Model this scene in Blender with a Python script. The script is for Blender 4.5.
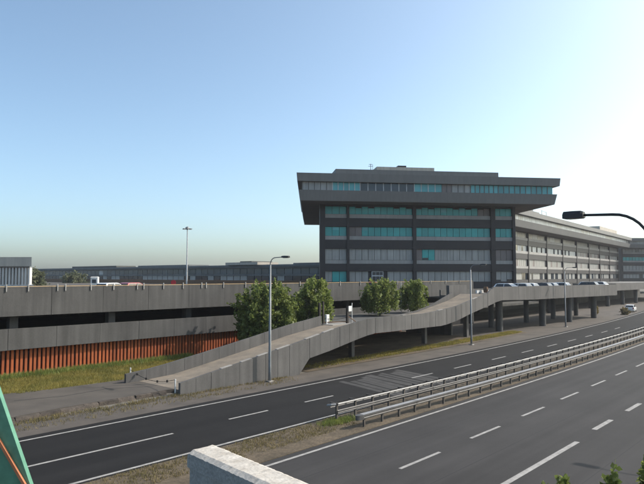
import bpy, math, random
from mathutils import Vector, Matrix
R = math.radians
sc = bpy.context.scene
for o in list(bpy.data.objects): bpy.data.objects.remove(o)
COL = sc.collection

# ------------------------------------------------------------------ camera, sky, sun, exposure
# world: +X runs along the motorway (away, to the right), +Y across it (towards the offices), Z up
cam = bpy.data.objects.new('camera', bpy.data.cameras.new('camera'))
COL.objects.link(cam)
cam.location = (0, 0, 7.3)
cam.rotation_euler = (R(90 + 3.243), 0, R(-48))
cam.data.sensor_fit = 'HORIZONTAL'; cam.data.sensor_width = 36; cam.data.lens = 33.54
cam.data.clip_start = 0.05; cam.data.clip_end = 4000
sc.camera = cam
SUN_EL, SUN_AZ = 37.0, 123.0            # azimuth clockwise from +Y
w = bpy.data.worlds.new('World'); sc.world = w; w.use_nodes = True
nt = w.node_tree; nt.nodes.clear()
sky = nt.nodes.new('ShaderNodeTexSky'); sky.sky_type = 'NISHITA'; sky.sun_disc = False
sky.sun_elevation = R(SUN_EL); sky.sun_rotation = R(SUN_AZ)
sky.altitude = 0; sky.air_density = 0.68; sky.dust_density = 2.6; sky.ozone_density = 1.5
bg = nt.nodes.new('ShaderNodeBackground'); bg.inputs[1].default_value = 0.15
wo = nt.nodes.new('ShaderNodeOutputWorld')
wb_ = nt.nodes.new('ShaderNodeVectorMath'); wb_.operation = 'MULTIPLY'; wb_.inputs[1].default_value = (.92, .99, .90)   # the camera's white balance, even over the whole sky
nt.links.new(sky.outputs[0], wb_.inputs[0]); nt.links.new(wb_.outputs[0], bg.inputs[0]); nt.links.new(bg.outputs[0], wo.inputs[0])
sl = bpy.data.lights.new('sun', 'SUN'); sl.energy = 2.4; sl.angle = R(0.53); sl.color = (1.0, 0.91, 0.83)
sun = bpy.data.objects.new('sun', sl); COL.objects.link(sun)
sd = Vector((math.sin(R(SUN_AZ)) * math.cos(R(SUN_EL)), math.cos(R(SUN_AZ)) * math.cos(R(SUN_EL)), math.sin(R(SUN_EL))))
sun.rotation_euler = sd.to_track_quat('Z', 'Y').to_euler()
sun.location = (0, 0, 80)
sc.view_settings.view_transform = 'Standard'; sc.view_settings.look = 'None'
sc.view_settings.gamma = 1; sc.view_settings.use_curve_mapping = False
sc.view_settings.exposure = 0.97

rnd = random.Random(7)

# ------------------------------------------------------------------ materials
def mat(name, col, col2=None, rough=0.8, scale=1.0, detail=6, streak=0.0, rand=0.0, bump=0.0, bscale=30,
        metallic=0.0, spec=0.4, fine=0.15, coords='world', trans=0.0, emit=None, leafy=0.0, lane=0.0):
    m = bpy.data.materials.new(name); m.use_nodes = True
    n, l = m.node_tree.nodes, m.node_tree.links
    b = n['Principled BSDF']; b.inputs['Roughness'].default_value = rough
    b.inputs['Metallic'].default_value = metallic; b.inputs['Specular IOR Level'].default_value = spec
    if coords == 'world':
        pos = n.new('ShaderNodeNewGeometry').outputs['Position']
    else:
        pos = n.new('ShaderNodeTexCoord').outputs['Object']
    col2 = col2 or tuple(c * 0.7 for c in col)
    nz = n.new('ShaderNodeTexNoise'); nz.inputs['Scale'].default_value = scale; nz.inputs['Detail'].default_value = detail
    nz.inputs['Roughness'].default_value = 0.62
    l.new(pos, nz.inputs['Vector'])
    rp = n.new('ShaderNodeValToRGB'); rp.color_ramp.elements[0].position = 0.33; rp.color_ramp.elements[1].position = 0.68
    rp.color_ramp.elements[0].color = (*col2, 1); rp.color_ramp.elements[1].color = (*col, 1)
    l.new(nz.outputs['Fac'], rp.inputs['Fac'])
    out = rp.outputs['Color']
    def mul(a, fac_socket, lo, hi):
        mr = n.new('ShaderNodeMapRange'); mr.inputs['To Min'].default_value = lo; mr.inputs['To Max'].default_value = hi
        mr.inputs['From Min'].default_value = 0.3; mr.inputs['From Max'].default_value = 0.7
        l.new(fac_socket, mr.inputs['Value'])
        mx = n.new('ShaderNodeVectorMath'); mx.operation = 'SCALE'
        l.new(a, mx.inputs[0]); l.new(mr.outputs[0], mx.inputs['Scale']); return mx.outputs[0]
    if streak:
        mp = n.new('ShaderNodeMapping'); mp.inputs['Scale'].default_value = (1.6, 1.6, 0.13); l.new(pos, mp.inputs['Vector'])
        s = n.new('ShaderNodeTexNoise'); s.inputs['Scale'].default_value = 1.5; s.inputs['Detail'].default_value = 5
        l.new(mp.outputs[0], s.inputs['Vector']); out = mul(out, s.outputs['Fac'], 1 - streak, 1 + streak * 0.5)
    if lane:
        mp2 = n.new('ShaderNodeMapping'); mp2.inputs['Scale'].default_value = (.02, 1.0, 1.0); l.new(pos, mp2.inputs['Vector'])
        s2 = n.new('ShaderNodeTexNoise'); s2.inputs['Scale'].default_value = 1.1; s2.inputs['Detail'].default_value = 4
        l.new(mp2.outputs[0], s2.inputs['Vector']); out = mul(out, s2.outputs['Fac'], 1 - lane, 1 + lane)
    if fine:
        f = n.new('ShaderNodeTexNoise'); f.inputs['Scale'].default_value = bscale; f.inputs['Detail'].default_value = 3
        l.new(pos, f.inputs['Vector']); out = mul(out, f.outputs['Fac'], 1 - fine, 1 + fine)
    if rand:
        oi = n.new('ShaderNodeObjectInfo')
        mr = n.new('ShaderNodeMapRange'); mr.inputs['To Min'].default_value = 1 - rand; mr.inputs['To Max'].default_value = 1 + rand
        l.new(oi.outputs['Random'], mr.inputs['Value'])
        mx = n.new('ShaderNodeVectorMath'); mx.operation = 'SCALE'
        l.new(out, mx.inputs[0]); l.new(mr.outputs[0], mx.inputs['Scale']); out = mx.outputs[0]
    l.new(out, b.inputs['Base Color'])
    if bump:
        f2 = n.new('ShaderNodeTexNoise'); f2.inputs['Scale'].default_value = bscale; f2.inputs['Detail'].default_value = 4
        l.new(pos, f2.inputs['Vector'])
        bp = n.new('ShaderNodeBump'); bp.inputs['Strength'].default_value = bump; bp.inputs['Distance'].default_value = 0.02
        l.new(f2.outputs['Fac'], bp.inputs['Height']); l.new(bp.outputs[0], b.inputs['Normal'])
    if trans:
        b.inputs['Transmission Weight'].default_value = trans
    if leafy:
        tr = n.new('ShaderNodeBsdfTranslucent'); l.new(out, tr.inputs['Color'])
        mxs = n.new('ShaderNodeMixShader'); mxs.inputs[0].default_value = leafy
        l.new(b.outputs[0], mxs.inputs[1]); l.new(tr.outputs[0], mxs.inputs[2])
        l.new(mxs.outputs[0], n['Material Output'].inputs['Surface'])
    if emit:
        b.inputs['Emission Color'].default_value = (*emit[0], 1); b.inputs['Emission Strength'].default_value = emit[1]
    return m

M = {}
M['concrete'] = mat('concrete', (0.1060, 0.1022, 0.0983), (0.0814, 0.0792, 0.0770), .9, .5, streak=.22, rand=.07, bump=.25, bscale=18, fine=.08)
M['concrete_dark'] = mat('concrete_dark', (0.0955, 0.0943, 0.0899), (0.0674, 0.0674, 0.0646), .9, .5, streak=.25, rand=.08, bump=.2, bscale=18)
M['concrete_band'] = mat('concrete_band', (0.0832, 0.0812, 0.0781), (0.0629, 0.0617, 0.0600), .9, .35, streak=.28, rand=.05, bump=.2, bscale=14, fine=.07)
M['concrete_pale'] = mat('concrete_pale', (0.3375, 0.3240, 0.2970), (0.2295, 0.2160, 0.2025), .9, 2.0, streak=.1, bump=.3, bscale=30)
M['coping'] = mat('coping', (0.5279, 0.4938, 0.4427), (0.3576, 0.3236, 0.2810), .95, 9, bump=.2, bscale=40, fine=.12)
M['coping_shaded'] = mat('coping_shaded', (0.3360, 0.3200, 0.2960), (0.2720, 0.2600, 0.2400), .9, 5, bump=.5, bscale=40, streak=.15)  # parapet side faces, their shade put into a darker tone than the top
M['kerb'] = mat('kerb', (0.0780, 0.0630, 0.0510), (0.0360, 0.0300, 0.0252), .95, 2.2, bump=.7, bscale=12, rand=.25, fine=.3)
M['dust'] = mat('dust', (0.2367, 0.1983, 0.1532), (0.1532, 0.1323, 0.1079), .95, .9, bump=.3, bscale=25, fine=.18)
M['asphalt_new'] = mat('asphalt_new', (0.0138, 0.0132, 0.0131), (0.0099, 0.0095, 0.0094), .85, .35, bump=.35, bscale=60, fine=.16, spec=.2, lane=.22)
M['asphalt_old'] = mat('asphalt_old', (0.0389, 0.0370, 0.0367), (0.0298, 0.0284, 0.0281), .85, .22, bump=.35, bscale=55, fine=.14, spec=.25, lane=.2)
M['asphalt_shoulder'] = mat('asphalt_shoulder', (0.0967, 0.0824, 0.0699), (0.0593, 0.0518, 0.0450), .92, .5, bump=.4, bscale=40, fine=.2)
M['asphalt_path'] = mat('asphalt_path', (0.0904, 0.0786, 0.0669), (0.0590, 0.0524, 0.0453), .92, .45, bump=.4, bscale=40, fine=.18)
M['asphalt_patch'] = mat('asphalt_patch', (0.0496, 0.0480, 0.0464), (0.0272, 0.0264, 0.0256), .9, .9, bump=.4, bscale=30, fine=.2)
M['paint'] = mat('paint', (0.3516, 0.3403, 0.3216), (0.2169, 0.2094, 0.1983), .8, 3.0, fine=.2, bscale=40)
M['soil'] = mat('soil', (0.1186, 0.0905, 0.0593), (0.0624, 0.0486, 0.0312), .97, .7, bump=.8, bscale=9, fine=.3)
M['ground'] = mat('ground', (0.1560, 0.1443, 0.1248), (0.1014, 0.0936, 0.0780), .97, .12, bump=.6, bscale=6, fine=.2)
M['grass_soil'] = mat('grass_soil', (0.1600, 0.1520, 0.0520), (0.0960, 0.0960, 0.0360), .97, .6, bump=.9, bscale=8, fine=.3)
M['blade'] = mat('blade', (0.3213, 0.2591, 0.0683), (0.1512, 0.1499, 0.0364), .8, .55, fine=.3, bscale=5, leafy=.4)
M['blade_dry'] = mat('blade_dry', (0.2400, 0.1880, 0.0880), (0.1280, 0.1120, 0.0440), .85, .6, fine=.3, bscale=5, leafy=.3)
M['leaf'] = mat('leaf', (0.2482, 0.2851, 0.0718), (0.1056, 0.1478, 0.0401), .55, 1.1, fine=.35, bscale=6, spec=.35, leafy=.45, rand=.14)
M['leaf_dark'] = mat('leaf_dark', (.07, .10, .03), (.03, .048, .016), .55, .8, fine=.35, bscale=6)
M['leaf_far'] = mat('leaf_far', (0.1840, 0.1880, 0.1040), (0.1040, 0.1200, 0.0680), .8, .3, fine=.3, bscale=2, leafy=.4)
M['bark'] = mat('bark', (.14, .11, .08), (.08, .065, .05), .95, 3, bump=.6)
M['orange'] = mat('orange', (0.3435, 0.0894, 0.0243), (0.2576, 0.0609, 0.0175), .75, .8, streak=.2, rand=.10, fine=.12)
M['dark'] = mat('dark', (.022, .022, .024), (.015, .015, .016), .9, .5)
M['frame_dark'] = mat('frame_dark', (0.0288, 0.0264, 0.0296), (0.0216, 0.0200, 0.0224), .55, .3, rand=.1, fine=.06, spec=.4)
M['grey_clad'] = mat('grey_clad', (0.1612, 0.1599, 0.1547), (0.1399, 0.1392, 0.1357), .6, .12, streak=.10, rand=.02, fine=.04, spec=.4)
M['grey_clad_light'] = mat('grey_clad_light', (0.1484, 0.1476, 0.1466), (0.1226, 0.1230, 0.1222), .55, .12, streak=.1, rand=.04, fine=.04)
M['soffit'] = mat('soffit', (0.1650, 0.1500, 0.1425), (0.1275, 0.1162, 0.1125), .85, .3)
M['sill'] = mat('sill', (0.3384, 0.3303, 0.3142), (0.2820, 0.2739, 0.2618), .6, .2, streak=.12, fine=.05)
M['glass_teal'] = mat('glass_teal', (0.0353, 0.3531, 0.3452), (0.0235, 0.2708, 0.2708), .22, .4, rand=.12, fine=.05, spec=.5)
M['glass_cyan'] = mat('glass_cyan', (0.0897, 0.3588, 0.3857), (0.0628, 0.2870, 0.3140), .2, .4, rand=.2, fine=.05, spec=.5)
M['glass_grey'] = mat('glass_grey', (0.3379, 0.3379, 0.3237), (0.2815, 0.2815, 0.2722), .35, .4, rand=.08, streak=.2, fine=.05, spec=.5)
M['glass_brown'] = mat('glass_brown', (0.2000, 0.1680, 0.1600), (0.1520, 0.1320, 0.1280), .4, .4, rand=.15)
M['glass_dark'] = mat('glass_dark', (.025, .035, .05), (.018, .025, .035), .12, .4, rand=.3, spec=.6)
M['glass_white'] = mat('glass_white', (0.5610, 0.5780, 0.5780), (0.4250, 0.4420, 0.4420), .4, .5, rand=.12)
M['glass_blue'] = mat('glass_blue', (.045, .075, .10), (.03, .05, .07), .18, .3, rand=.35, spec=.6)
M['mullion'] = mat('mullion', (.55, .56, .57), (.45, .46, .47), .5, 1)
M['galv_sunlit'] = mat('galv_sunlit', (0.3432, 0.3366, 0.3300), (0.2640, 0.2574, 0.2508), .5, 2.5, metallic=.3)  # guardrail tops, sunlight put into a lighter tone than the beam faces
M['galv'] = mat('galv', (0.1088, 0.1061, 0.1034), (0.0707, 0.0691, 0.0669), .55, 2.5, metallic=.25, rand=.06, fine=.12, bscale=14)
M['galv_post'] = mat('galv_post', (.11, .10, .09), (.06, .05, .042), .7, 3, metallic=.2, rand=.15)
M['lamp_grey'] = mat('lamp_grey', (.23, .245, .25), (.17, .18, .185), .55, 1.5, metallic=.3)
M['lamp_dark'] = mat('lamp_dark', (.028, .028, .03), (.02, .02, .022), .5, 2)
M['lens'] = mat('lens', (.45, .45, .42), (.35, .35, .33), .25, 2)
M['white_metal'] = mat('white_metal', (.72, .72, .70), (.55, .55, .53), .5, 2)
M['rust_rail'] = mat('rust_rail', (.40, .29, .16), (.27, .19, .11), .8, 2)
M['green_paint'] = mat('green_paint', (0.0948, 0.2478, 0.1653), (0.0569, 0.1728, 0.1131), .35, 6, fine=.15, bscale=60, spec=.5)
M['orange_stripe'] = mat('orange_stripe', (0.3960, 0.1502, 0.0715), (0.3300, 0.1271, 0.0644), .4, 6)
M['red'] = mat('red', (.50, .03, .04), (.38, .02, .03), .5, 2)
M['brown_wood'] = mat('brown_wood', (.20, .115, .06), (.11, .06, .035), .85, 4)
M['gate_dark'] = mat('gate_dark', (.035, .028, .024), (.02, .017, .015), .7, 3)
M['far_red'] = mat('far_red', (.20, .085, .06), (.15, .065, .05), .85, .4)
M['far_grey'] = mat('far_grey', (0.1600, 0.1720, 0.1760), (0.1200, 0.1280, 0.1320), .75, .3, streak=.2)
M['far_roof'] = mat('far_roof', (0.0960, 0.1000, 0.0920), (0.0680, 0.0720, 0.0680), .85, .2)
M['stone_white'] = mat('stone_white', (0.6120, 0.5950, 0.5610), (0.5100, 0.4972, 0.4675), .7, .6, streak=.15, rand=.06)
M['tan_fascia'] = mat('tan_fascia', (0.4641, 0.4254, 0.3646), (0.3978, 0.3646, 0.3149), .8, .4, streak=.15)
M['tyre'] = mat('tyre', (.02, .02, .02), (.014, .014, .014), .85, 5)
M['rim'] = mat('rim', (.45, .45, .46), (.3, .3, .31), .35, 5, metallic=.7)
M['car_glass'] = mat('car_glass', (.02, .025, .03), (.015, .018, .02), .06, 1, spec=.7)
M['light_red'] = mat('light_red', (.40, .02, .02), (.3, .015, .015), .25, 4)
M['headlamp'] = mat('headlamp', (.75, .76, .78), (.6, .6, .62), .15, 4)
def carpaint(name, c):
    m = mat(name, c, tuple(x * .93 for x in c), .32, 1, fine=.02)
    m.node_tree.nodes['Principled BSDF'].inputs['Coat Weight'].default_value = .6
    return m
PAINT = {'white': carpaint('paint_white', (.80, .80, .79)), 'silver': carpaint('paint_silver', (.48, .49, .50)),
         'black': carpaint('paint_black', (.022, .022, .025)), 'blue': carpaint('paint_blue', (.04, .07, .16)),
         'red': carpaint('paint_red', (.38, .03, .03))}

# ------------------------------------------------------------------ mesh helpers
class MB:
    def __init__(s): s.v = []; s.f = []
    def add(s, v, f):
        o = len(s.v); s.v += [tuple(p) for p in v]; s.f += [tuple(i + o for i in q) for q in f]; return s
    def hexa(s, b, t):                       # four bottom corners (ccw from above), four top corners
        return s.add(list(b) + list(t), [(3, 2, 1, 0), (4, 5, 6, 7), (0, 1, 5, 4), (1, 2, 6, 5), (2, 3, 7, 6), (3, 0, 4, 7)])
    def box(s, x0, x1, y0, y1, z0, z1):
        b = [(x0, y0, z0), (x1, y0, z0), (x1, y1, z0), (x0, y1, z0)]
        return s.hexa(b, [(x, y, z1) for x, y, _ in b])
    def prism(s, poly, z0, z1):              # poly ccw from above; z may be given per corner
        n = len(poly); zz0 = z0 if isinstance(z0, (list, tuple)) else [z0] * n; zz1 = z1 if isinstance(z1, (list, tuple)) else [z1] * n
        v = [(p[0], p[1], zz0[i]) for i, p in enumerate(poly)] + [(p[0], p[1], zz1[i]) for i, p in enumerate(poly)]
        return s.add(v, [tuple(range(n - 1, -1, -1)), tuple(range(n, 2 * n))] + [(i, (i + 1) % n, n + (i + 1) % n, n + i) for i in range(n)])
    def tube(s, pts, rad, n=8, cap=True):
        pts = [Vector(p) for p in pts]; rads = rad if isinstance(rad, (list, tuple)) else [rad] * len(pts)
        o = len(s.v); ref = None
        for i, p in enumerate(pts):
            d = (pts[min(i + 1, len(pts) - 1)] - pts[max(i - 1, 0)]).normalized()
            if ref is None: ref = Vector((1, 0, 0)) if abs(d.x) < .9 else Vector((0, 1, 0))
            a = (ref - d * ref.dot(d)).normalized(); ref = a; b = d.cross(a)
            for k in range(n):
                q = 2 * math.pi * k / n; s.v.append(tuple(p + (a * math.cos(q) + b * math.sin(q)) * rads[i]))
        for i in range(len(pts) - 1):
            for k in range(n):
                s.f.append((o + i * n + k, o + i * n + (k + 1) % n, o + (i + 1) * n + (k + 1) % n, o + (i + 1) * n + k))
        if cap:
            s.f.append(tuple(o + k for k in range(n - 1, -1, -1))); e = o + (len(pts) - 1) * n; s.f.append(tuple(e + k for k in range(n)))
        return s
    def mesh(s, name, m, smooth=False):
        me = bpy.data.meshes.new(name); me.from_pydata(s.v, [], s.f)
        me.materials.append(M[m] if isinstance(m, str) else m)
        if smooth: me.polygons.foreach_set('use_smooth', [True] * len(me.polygons))
        me.update(); return me
    def build(s, name, m, parent=None, smooth=False, bevel=0):
        o = bpy.data.objects.new(name, s.mesh(name, m, smooth)); COL.objects.link(o)
        if parent: o.parent = parent
        if bevel:
            b = o.modifiers.new('bevel', 'BEVEL'); b.width = bevel; b.segments = 2; b.limit_method = 'ANGLE'
        return o
def tag(o, label=None, cat=None, group=None, kind=None):
    if label: o['label'] = label
    if cat: o['category'] = cat
    if group: o['group'] = group
    if kind: o['kind'] = kind
    return o
def empty(name, loc=(0, 0, 0), rz=0.0):
    o = bpy.data.objects.new(name, None); COL.objects.link(o); o.location = loc; o.rotation_euler = (0, 0, rz); o.empty_display_size = .3
    return o
def copy_tree(o, parent=None):
    c = o.copy(); COL.objects.link(c)
    if parent: c.parent = parent
    for ch in list(o.children): copy_tree(ch, c)
    return c
def curve(s):                                # the motorway bends gently to the left in the distance
    if s < 40: return 0.0
    if s < 150: return 0.0006 * (s - 40) ** 2
    return 0.0006 * 110 ** 2 + 0.132 * (s - 150)
def strip(name, t0, t1, s0, s1, z, m, parent=None, step=5.0, kind='structure', f0=None, f1=None, thick=0.0):
    mb = MB(); n = max(1, int((s1 - s0) / step)); v = []; f = []
    for i in range(n + 1):
        s = s0 + (s1 - s0) * i / n; a = (f0(s) if f0 else t0) + curve(s); b = (f1(s) if f1 else t1) + curve(s)
        v += [(s, a, z), (s, b, z)]
    f = [(2 * i, 2 * i + 2, 2 * i + 3, 2 * i + 1) for i in range(n)]
    if thick:
        k = len(v); v += [(x, y, z - thick) for x, y, _ in v]
        f += [(2 * i, k + 2 * i, k + 2 * i + 2, 2 * i + 2) for i in range(n)] + [(2 * i + 1, 2 * i + 3, k + 2 * i + 3, k + 2 * i + 1) for i in range(n)]
        f += [(0, 1, k + 1, k), (2 * n, k + 2 * n, k + 2 * n + 1, 2 * n + 1)]
    mb.add(v, f); o = mb.build(name, m, parent)
    if kind and not parent: o['kind'] = kind
    return o

# ------------------------------------------------------------------ ground and roads
g = MB().add([(-300, -400, -.02), (900, -400, -.02), (900, 900, -.02), (-300, 900, -.02)], [(0, 1, 2, 3)]).build('ground', 'ground'); g['kind'] = 'structure'
near_road = strip('road', 4.6, 17.75, -60, 330, .004, 'asphalt_old')
far_road = strip('road', 20.6, 28.6, -60, 330, .004, 'asphalt_new')
shoulder = strip('road_shoulder', 28.6, 31.6, -60, 330, .002, 'asphalt_shoulder')
yard = strip('paved_yard', 31.6, 47, 62, 330, .002, 'asphalt_shoulder')
median = strip('median', 17.75, 20.6, -60, 330, .03, 'soil', thick=.05)
def dash(t, s0, s1, wd, road, name='lane_dash', drift=0.0):
    strip(name, t - wd / 2 + drift, t + wd / 2 + drift, s0, s1, .008, 'paint', parent=road, step=3.0)
# solid edge lines
strip('edge_line', 17.22, 17.38, -60, 300, .009, 'paint', parent=near_road)
strip('edge_line', 20.84, 21.0, -60, 300, .009, 'paint', parent=far_road)
strip('edge_line', 27.86, 28.02, -60, 300, .009, 'paint', parent=far_road)
strip('edge_line', 5.5, 5.65, -60, 300, .009, 'paint', parent=near_road)
for k in range(-3, 22):                       # first lane line of the near carriageway
    s = 19.2 + 5.68 * k; dash(13.32 + min(.45, max(0, (s - 20) * .016)), s, s + 2.9, .15, near_road)
strip('lane_dash', 9.52, 9.74, 19.4, 27.5, .008, 'paint', parent=near_road)   # long stroke, then short ones
for k in range(0, 16): dash(9.78, 30.2 + 5.3 * k, 32.8 + 5.3 * k, .24, near_road)
strip('lane_dash', 23.98, 24.14, 8, 16.4, .008, 'paint', parent=far_road)
for a, b in ((19.9, 22.6), (25.5, 28.0), (36.6, 39.4), (42.6, 45.4), (49.2, 52), (55.6, 58.4), (62.2, 65), (68.6, 71.4), (75, 78), (82, 85), (89, 92)):
    dash(24.3, a, b, .15, far_road)
s = 30.4                                       # worn strips of older surfacing
while s < 37.2:
    wd = rnd.uniform(.35, .75); e0, e1 = rnd.uniform(21.2, 21.9), rnd.uniform(26.6, 27.5)
    MB().add([(s, e0, .006), (s + wd, e0, .006), (s + wd + 1.5, e1, .006), (s + 1.5, e1, .006)], [(0, 1, 2, 3)]).build('asphalt_patch', 'asphalt_patch', far_road)
    s += wd + rnd.uniform(.06, .3)
for tt, m in ((11.55, 'dark'), (15.3, 'dark'), (7.6, 'dark')):      # sealed joints between paving lanes
    strip('tar_seam', tt, tt + .035, 4, 120, .0065, m, parent=near_road)

# raised footpath with a broken kerb, leading to the foot of the ramp
path = MB().prism([(-30, 32.0), (12, 32.1), (15, 32.4), (18, 32.5), (21.7, 32.6), (24.4, 31.75), (24.4, 36.4), (22, 37.9), (17.6, 38.1), (14.5, 38.7), (-30, 38.9)], -.1, .2).build('footpath', 'asphalt_path'); path['kind'] = 'structure'
KL = [rnd.uniform(.55, 1.5) for _ in range(28)]
s = -2.0
for k in range(26):                           # kerb stones along its front
    s += KL[k] + .012; t = 31.9 + max(0, min(.5, (s - 12) * .09))
    if s > 21.0: break
    z = .20 + rnd.uniform(-.09, .02)
    MB().hexa([(s, t - .2 + rnd.uniform(-.09, .05), -.06), (s + KL[k + 1], t - .2 + rnd.uniform(-.09, .05), -.06), (s + KL[k + 1], t + .06, -.06), (s, t + .06, -.06)], [(s + .02, t - .13 + rnd.uniform(-.05, .04), z), (s + KL[k + 1] - .03, t - .13 + rnd.uniform(-.05, .04), z + rnd.uniform(-.04, .02)), (s + KL[k + 1] - .03, t + .06, .208), (s + .02, t + .06, .208)]).build('kerb_stone', 'kerb', path)
# cracks as raised tar lines
for pts in ([(18.5, 37.6), (19.6, 35.6), (21.2, 34.6), (23.5, 33.8)], [(14.0, 36.2), (16.5, 35.4), (19.4, 35.7)]):
    mb = MB(); v = []
    for i, (x, y) in enumerate(pts): v += [(x, y - .04, .2045), (x, y + .04, .2045)]
    mb.add(v, [(2 * i, 2 * i + 2, 2 * i + 3, 2 * i + 1) for i in range(len(pts) - 1)]); mb.build('tar_seam', 'dark', path)
verge = MB().add([(-30, 38.7, .16), (14.5, 38.5, .16), (17.6, 37.95, .16), (22, 37.7, .17), (24, 37.2, .17), (28, 37, .1), (33, 37.1, .05), (33, 45.4, .05), (-30, 45.4, .1)], [tuple(range(9))]).build('verge', 'grass_soil'); verge['kind'] = 'structure'
MB().add([(32.3, 34.25, .008), (66, 35.2, .008), (66, 45.9, .008), (32.3, 45.9, .008)], [(0, 1, 2, 3)]).build('shade_toned_ground', 'soil')['kind'] = 'structure'  # darker soil tone painted in for the shade under ramp and platform
verge2 = strip('verge', 31.7, 34.2, 33.5, 76, .012, 'soil')

# grass, nobody could count it
def tufts(name, label, m, region, count, h, wd, z, seed, lean=.35, dens=None):
    r = random.Random(seed); v = []; f = []
    n = 0
    while n < count:
        s, t = region(r)
        if dens and r.random() > dens(s, t): n += 1; continue
        for _ in range(3):
            a = r.uniform(0, 6.28); hh = h * r.uniform(.45, 1.25); ox, oy = r.gauss(0, .06), r.gauss(0, .06)
            dx, dy = math.cos(a) * wd, math.sin(a) * wd; lx, ly = r.gauss(0, lean) * hh, r.gauss(0, lean) * hh
            k = len(v); v += [(s + ox - dx, t + oy - dy, z), (s + ox + dx, t + oy + dy, z), (s + ox + lx, t + oy + ly, z + hh)]; f.append((k, k + 1, k + 2))
        n += 1
    o = MB().add(v, f).build(name, m); tag(o, label, 'grass', kind='stuff'); return o
def lump(s, t, q=1.0):
    return .5 + .5 * math.sin(s * 1.7 * q + 1.3 * math.sin(t * 2.1)) * math.sin(t * 1.9 * q + s * .6)
tufts('grass', 'sunlit green and straw coloured grass strip in front of the orange fence', 'blade',
      lambda r: (lambda s: (s, r.uniform(38.7 if s < 15 else (38.1 if s < 22 else 37.1), 44.9)))(r.uniform(2, 33)), 22000, .17, .016, .17, 1)
tufts('tall_grass', 'taller dark green weeds along the foot of the orange fence', 'leaf',
      lambda r: (r.uniform(2, 32), 44.6 - abs(r.gauss(0, .35))), 5200, .42, .03, .12, 2)
tufts('dry_grass', 'dry brown and green weeds on the bare median left of the guardrails', 'blade_dry',
      lambda r: (r.uniform(4, 23.5), r.uniform(18.7, 20.55)), 5200, .10, .012, .03, 3, dens=lambda s, t: .2 + .8 * lump(s, t))
tufts('median_grass', 'bright green tuft at the end of the rear guardrail', 'leaf',
      lambda r: (r.gauss(23.2, .55), r.gauss(19.75, .22)), 700, .16, .016, .03, 4)
tufts('roadside_weeds', 'dry weeds between the footpath kerb and the road', 'blade_dry',
      lambda r: (r.uniform(8, 31), r.uniform(29.6, 31.75)), 6500, .15, .014, .0, 5, dens=lambda s, t: (.15 + .85 * lump(s, t)) * (1 if t > 30.9 else .25))
tufts('verge_grass', 'yellow green grass strip at the edge of the shade under the ramp', 'blade',
      lambda r: (lambda s: (s, r.uniform(32.4, 34.1) + curve(s)))(r.uniform(35, 76)), 12000, .17, .02, .012, 6, dens=lambda s, t: min(1, .25 + max(0, s - 36) * .03) * (.35 + .65 * lump(s, t)))

# ------------------------------------------------------------------ ramp from the footpath up to the deck
TOP = [(21.8, .74), (24.85, 1.22), (27.1, 1.56), (32.2, 2.40), (36.2, 3.11), (40.9, 3.73), (50.5, 3.68), (53.5, 3.86), (57.2, 4.12), (60.5, 4.60), (65.8, 5.35), (67.2, 6.0), (70, 5.98), (116, 5.80)]
BOT = [(32.2, .93), (35.8, 1.45), (38.8, 2.01), (41.3, 2.40), (54.0, 2.25), (57.2, 2.58), (60.6, 3.15), (69.2, 4.33), (79, 4.14), (116, 3.86)]
def interp(tab, s):
    if s <= tab[0][0]: return tab[0][1]
    for (a, b), (c, d) in zip(tab, tab[1:]):
        if s <= c: return b + (d - b) * (s - a) / (c - a)
    return tab[-1][1]
def tn(s): return 31.3 + max(0, min(1.7, (s - 44) * .065))     # plan line of the near side
def tf(s): return 36.6 + max(0, min(1.2, (s - 44) * .05))      # plan line of the far side
def floor_z(s): return max(.205, interp(TOP, s) - .88) if s < 65.8 else 5.06
ramp = tag(empty('ramp', (22, 34, 0)), 'long concrete pedestrian ramp climbing right from the footpath to the deck', 'ramp')
def wpart(mb, name, m, parent, **k):           # parts given in world coordinates under an offset parent
    L = parent.location if not parent.parent else parent.parent.location
    rz = parent.rotation_euler.z if not parent.parent else parent.parent.rotation_euler.z
    inv = Matrix.Rotation(-rz, 4, 'Z') @ Matrix.Translation(-Vector(L))
    mb.v = [tuple(inv @ Vector(p)) for p in mb.v]
    return mb.build(name, m, parent, **k)
s = 21.8
while s < 67.0:                                # near side, one precast panel after another
    e = min(s + 1.18, 67.2); a, b = s + .012, e - .012
    def zb(x): return -.05 if x < 32.25 else interp(BOT, x)
    if s < 32.2 < e: e = 32.2; b = e - .012
    p = rnd.uniform(-.012, .012)
    z0, z1 = (-.05, -.05) if b <= 32.2 else (zb(a), zb(b))
    A0, A1 = (a, tn(a) + p, 0), (b, tn(b) + p, 0); D0, D1 = (a, tn(a) + .2, 0), (b, tn(b) + .2, 0)
    bt = [(a, tn(a) + p, z0), (b, tn(b) + p, z1), (b, tn(b) + .2, z1), (a, tn(a) + .2, z0)]
    ta, tb = interp(TOP, a), interp(TOP, b)
    if a < 65.8 < b: tb = ta + .5
    tt = [(a, tn(a) + p, ta), (b, tn(b) + p, tb), (b, tn(b) + .2, tb), (a, tn(a) + .2, ta)]
    wpart(MB().hexa(bt, tt), 'wall_panel', 'concrete', ramp)
    s = e
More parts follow.
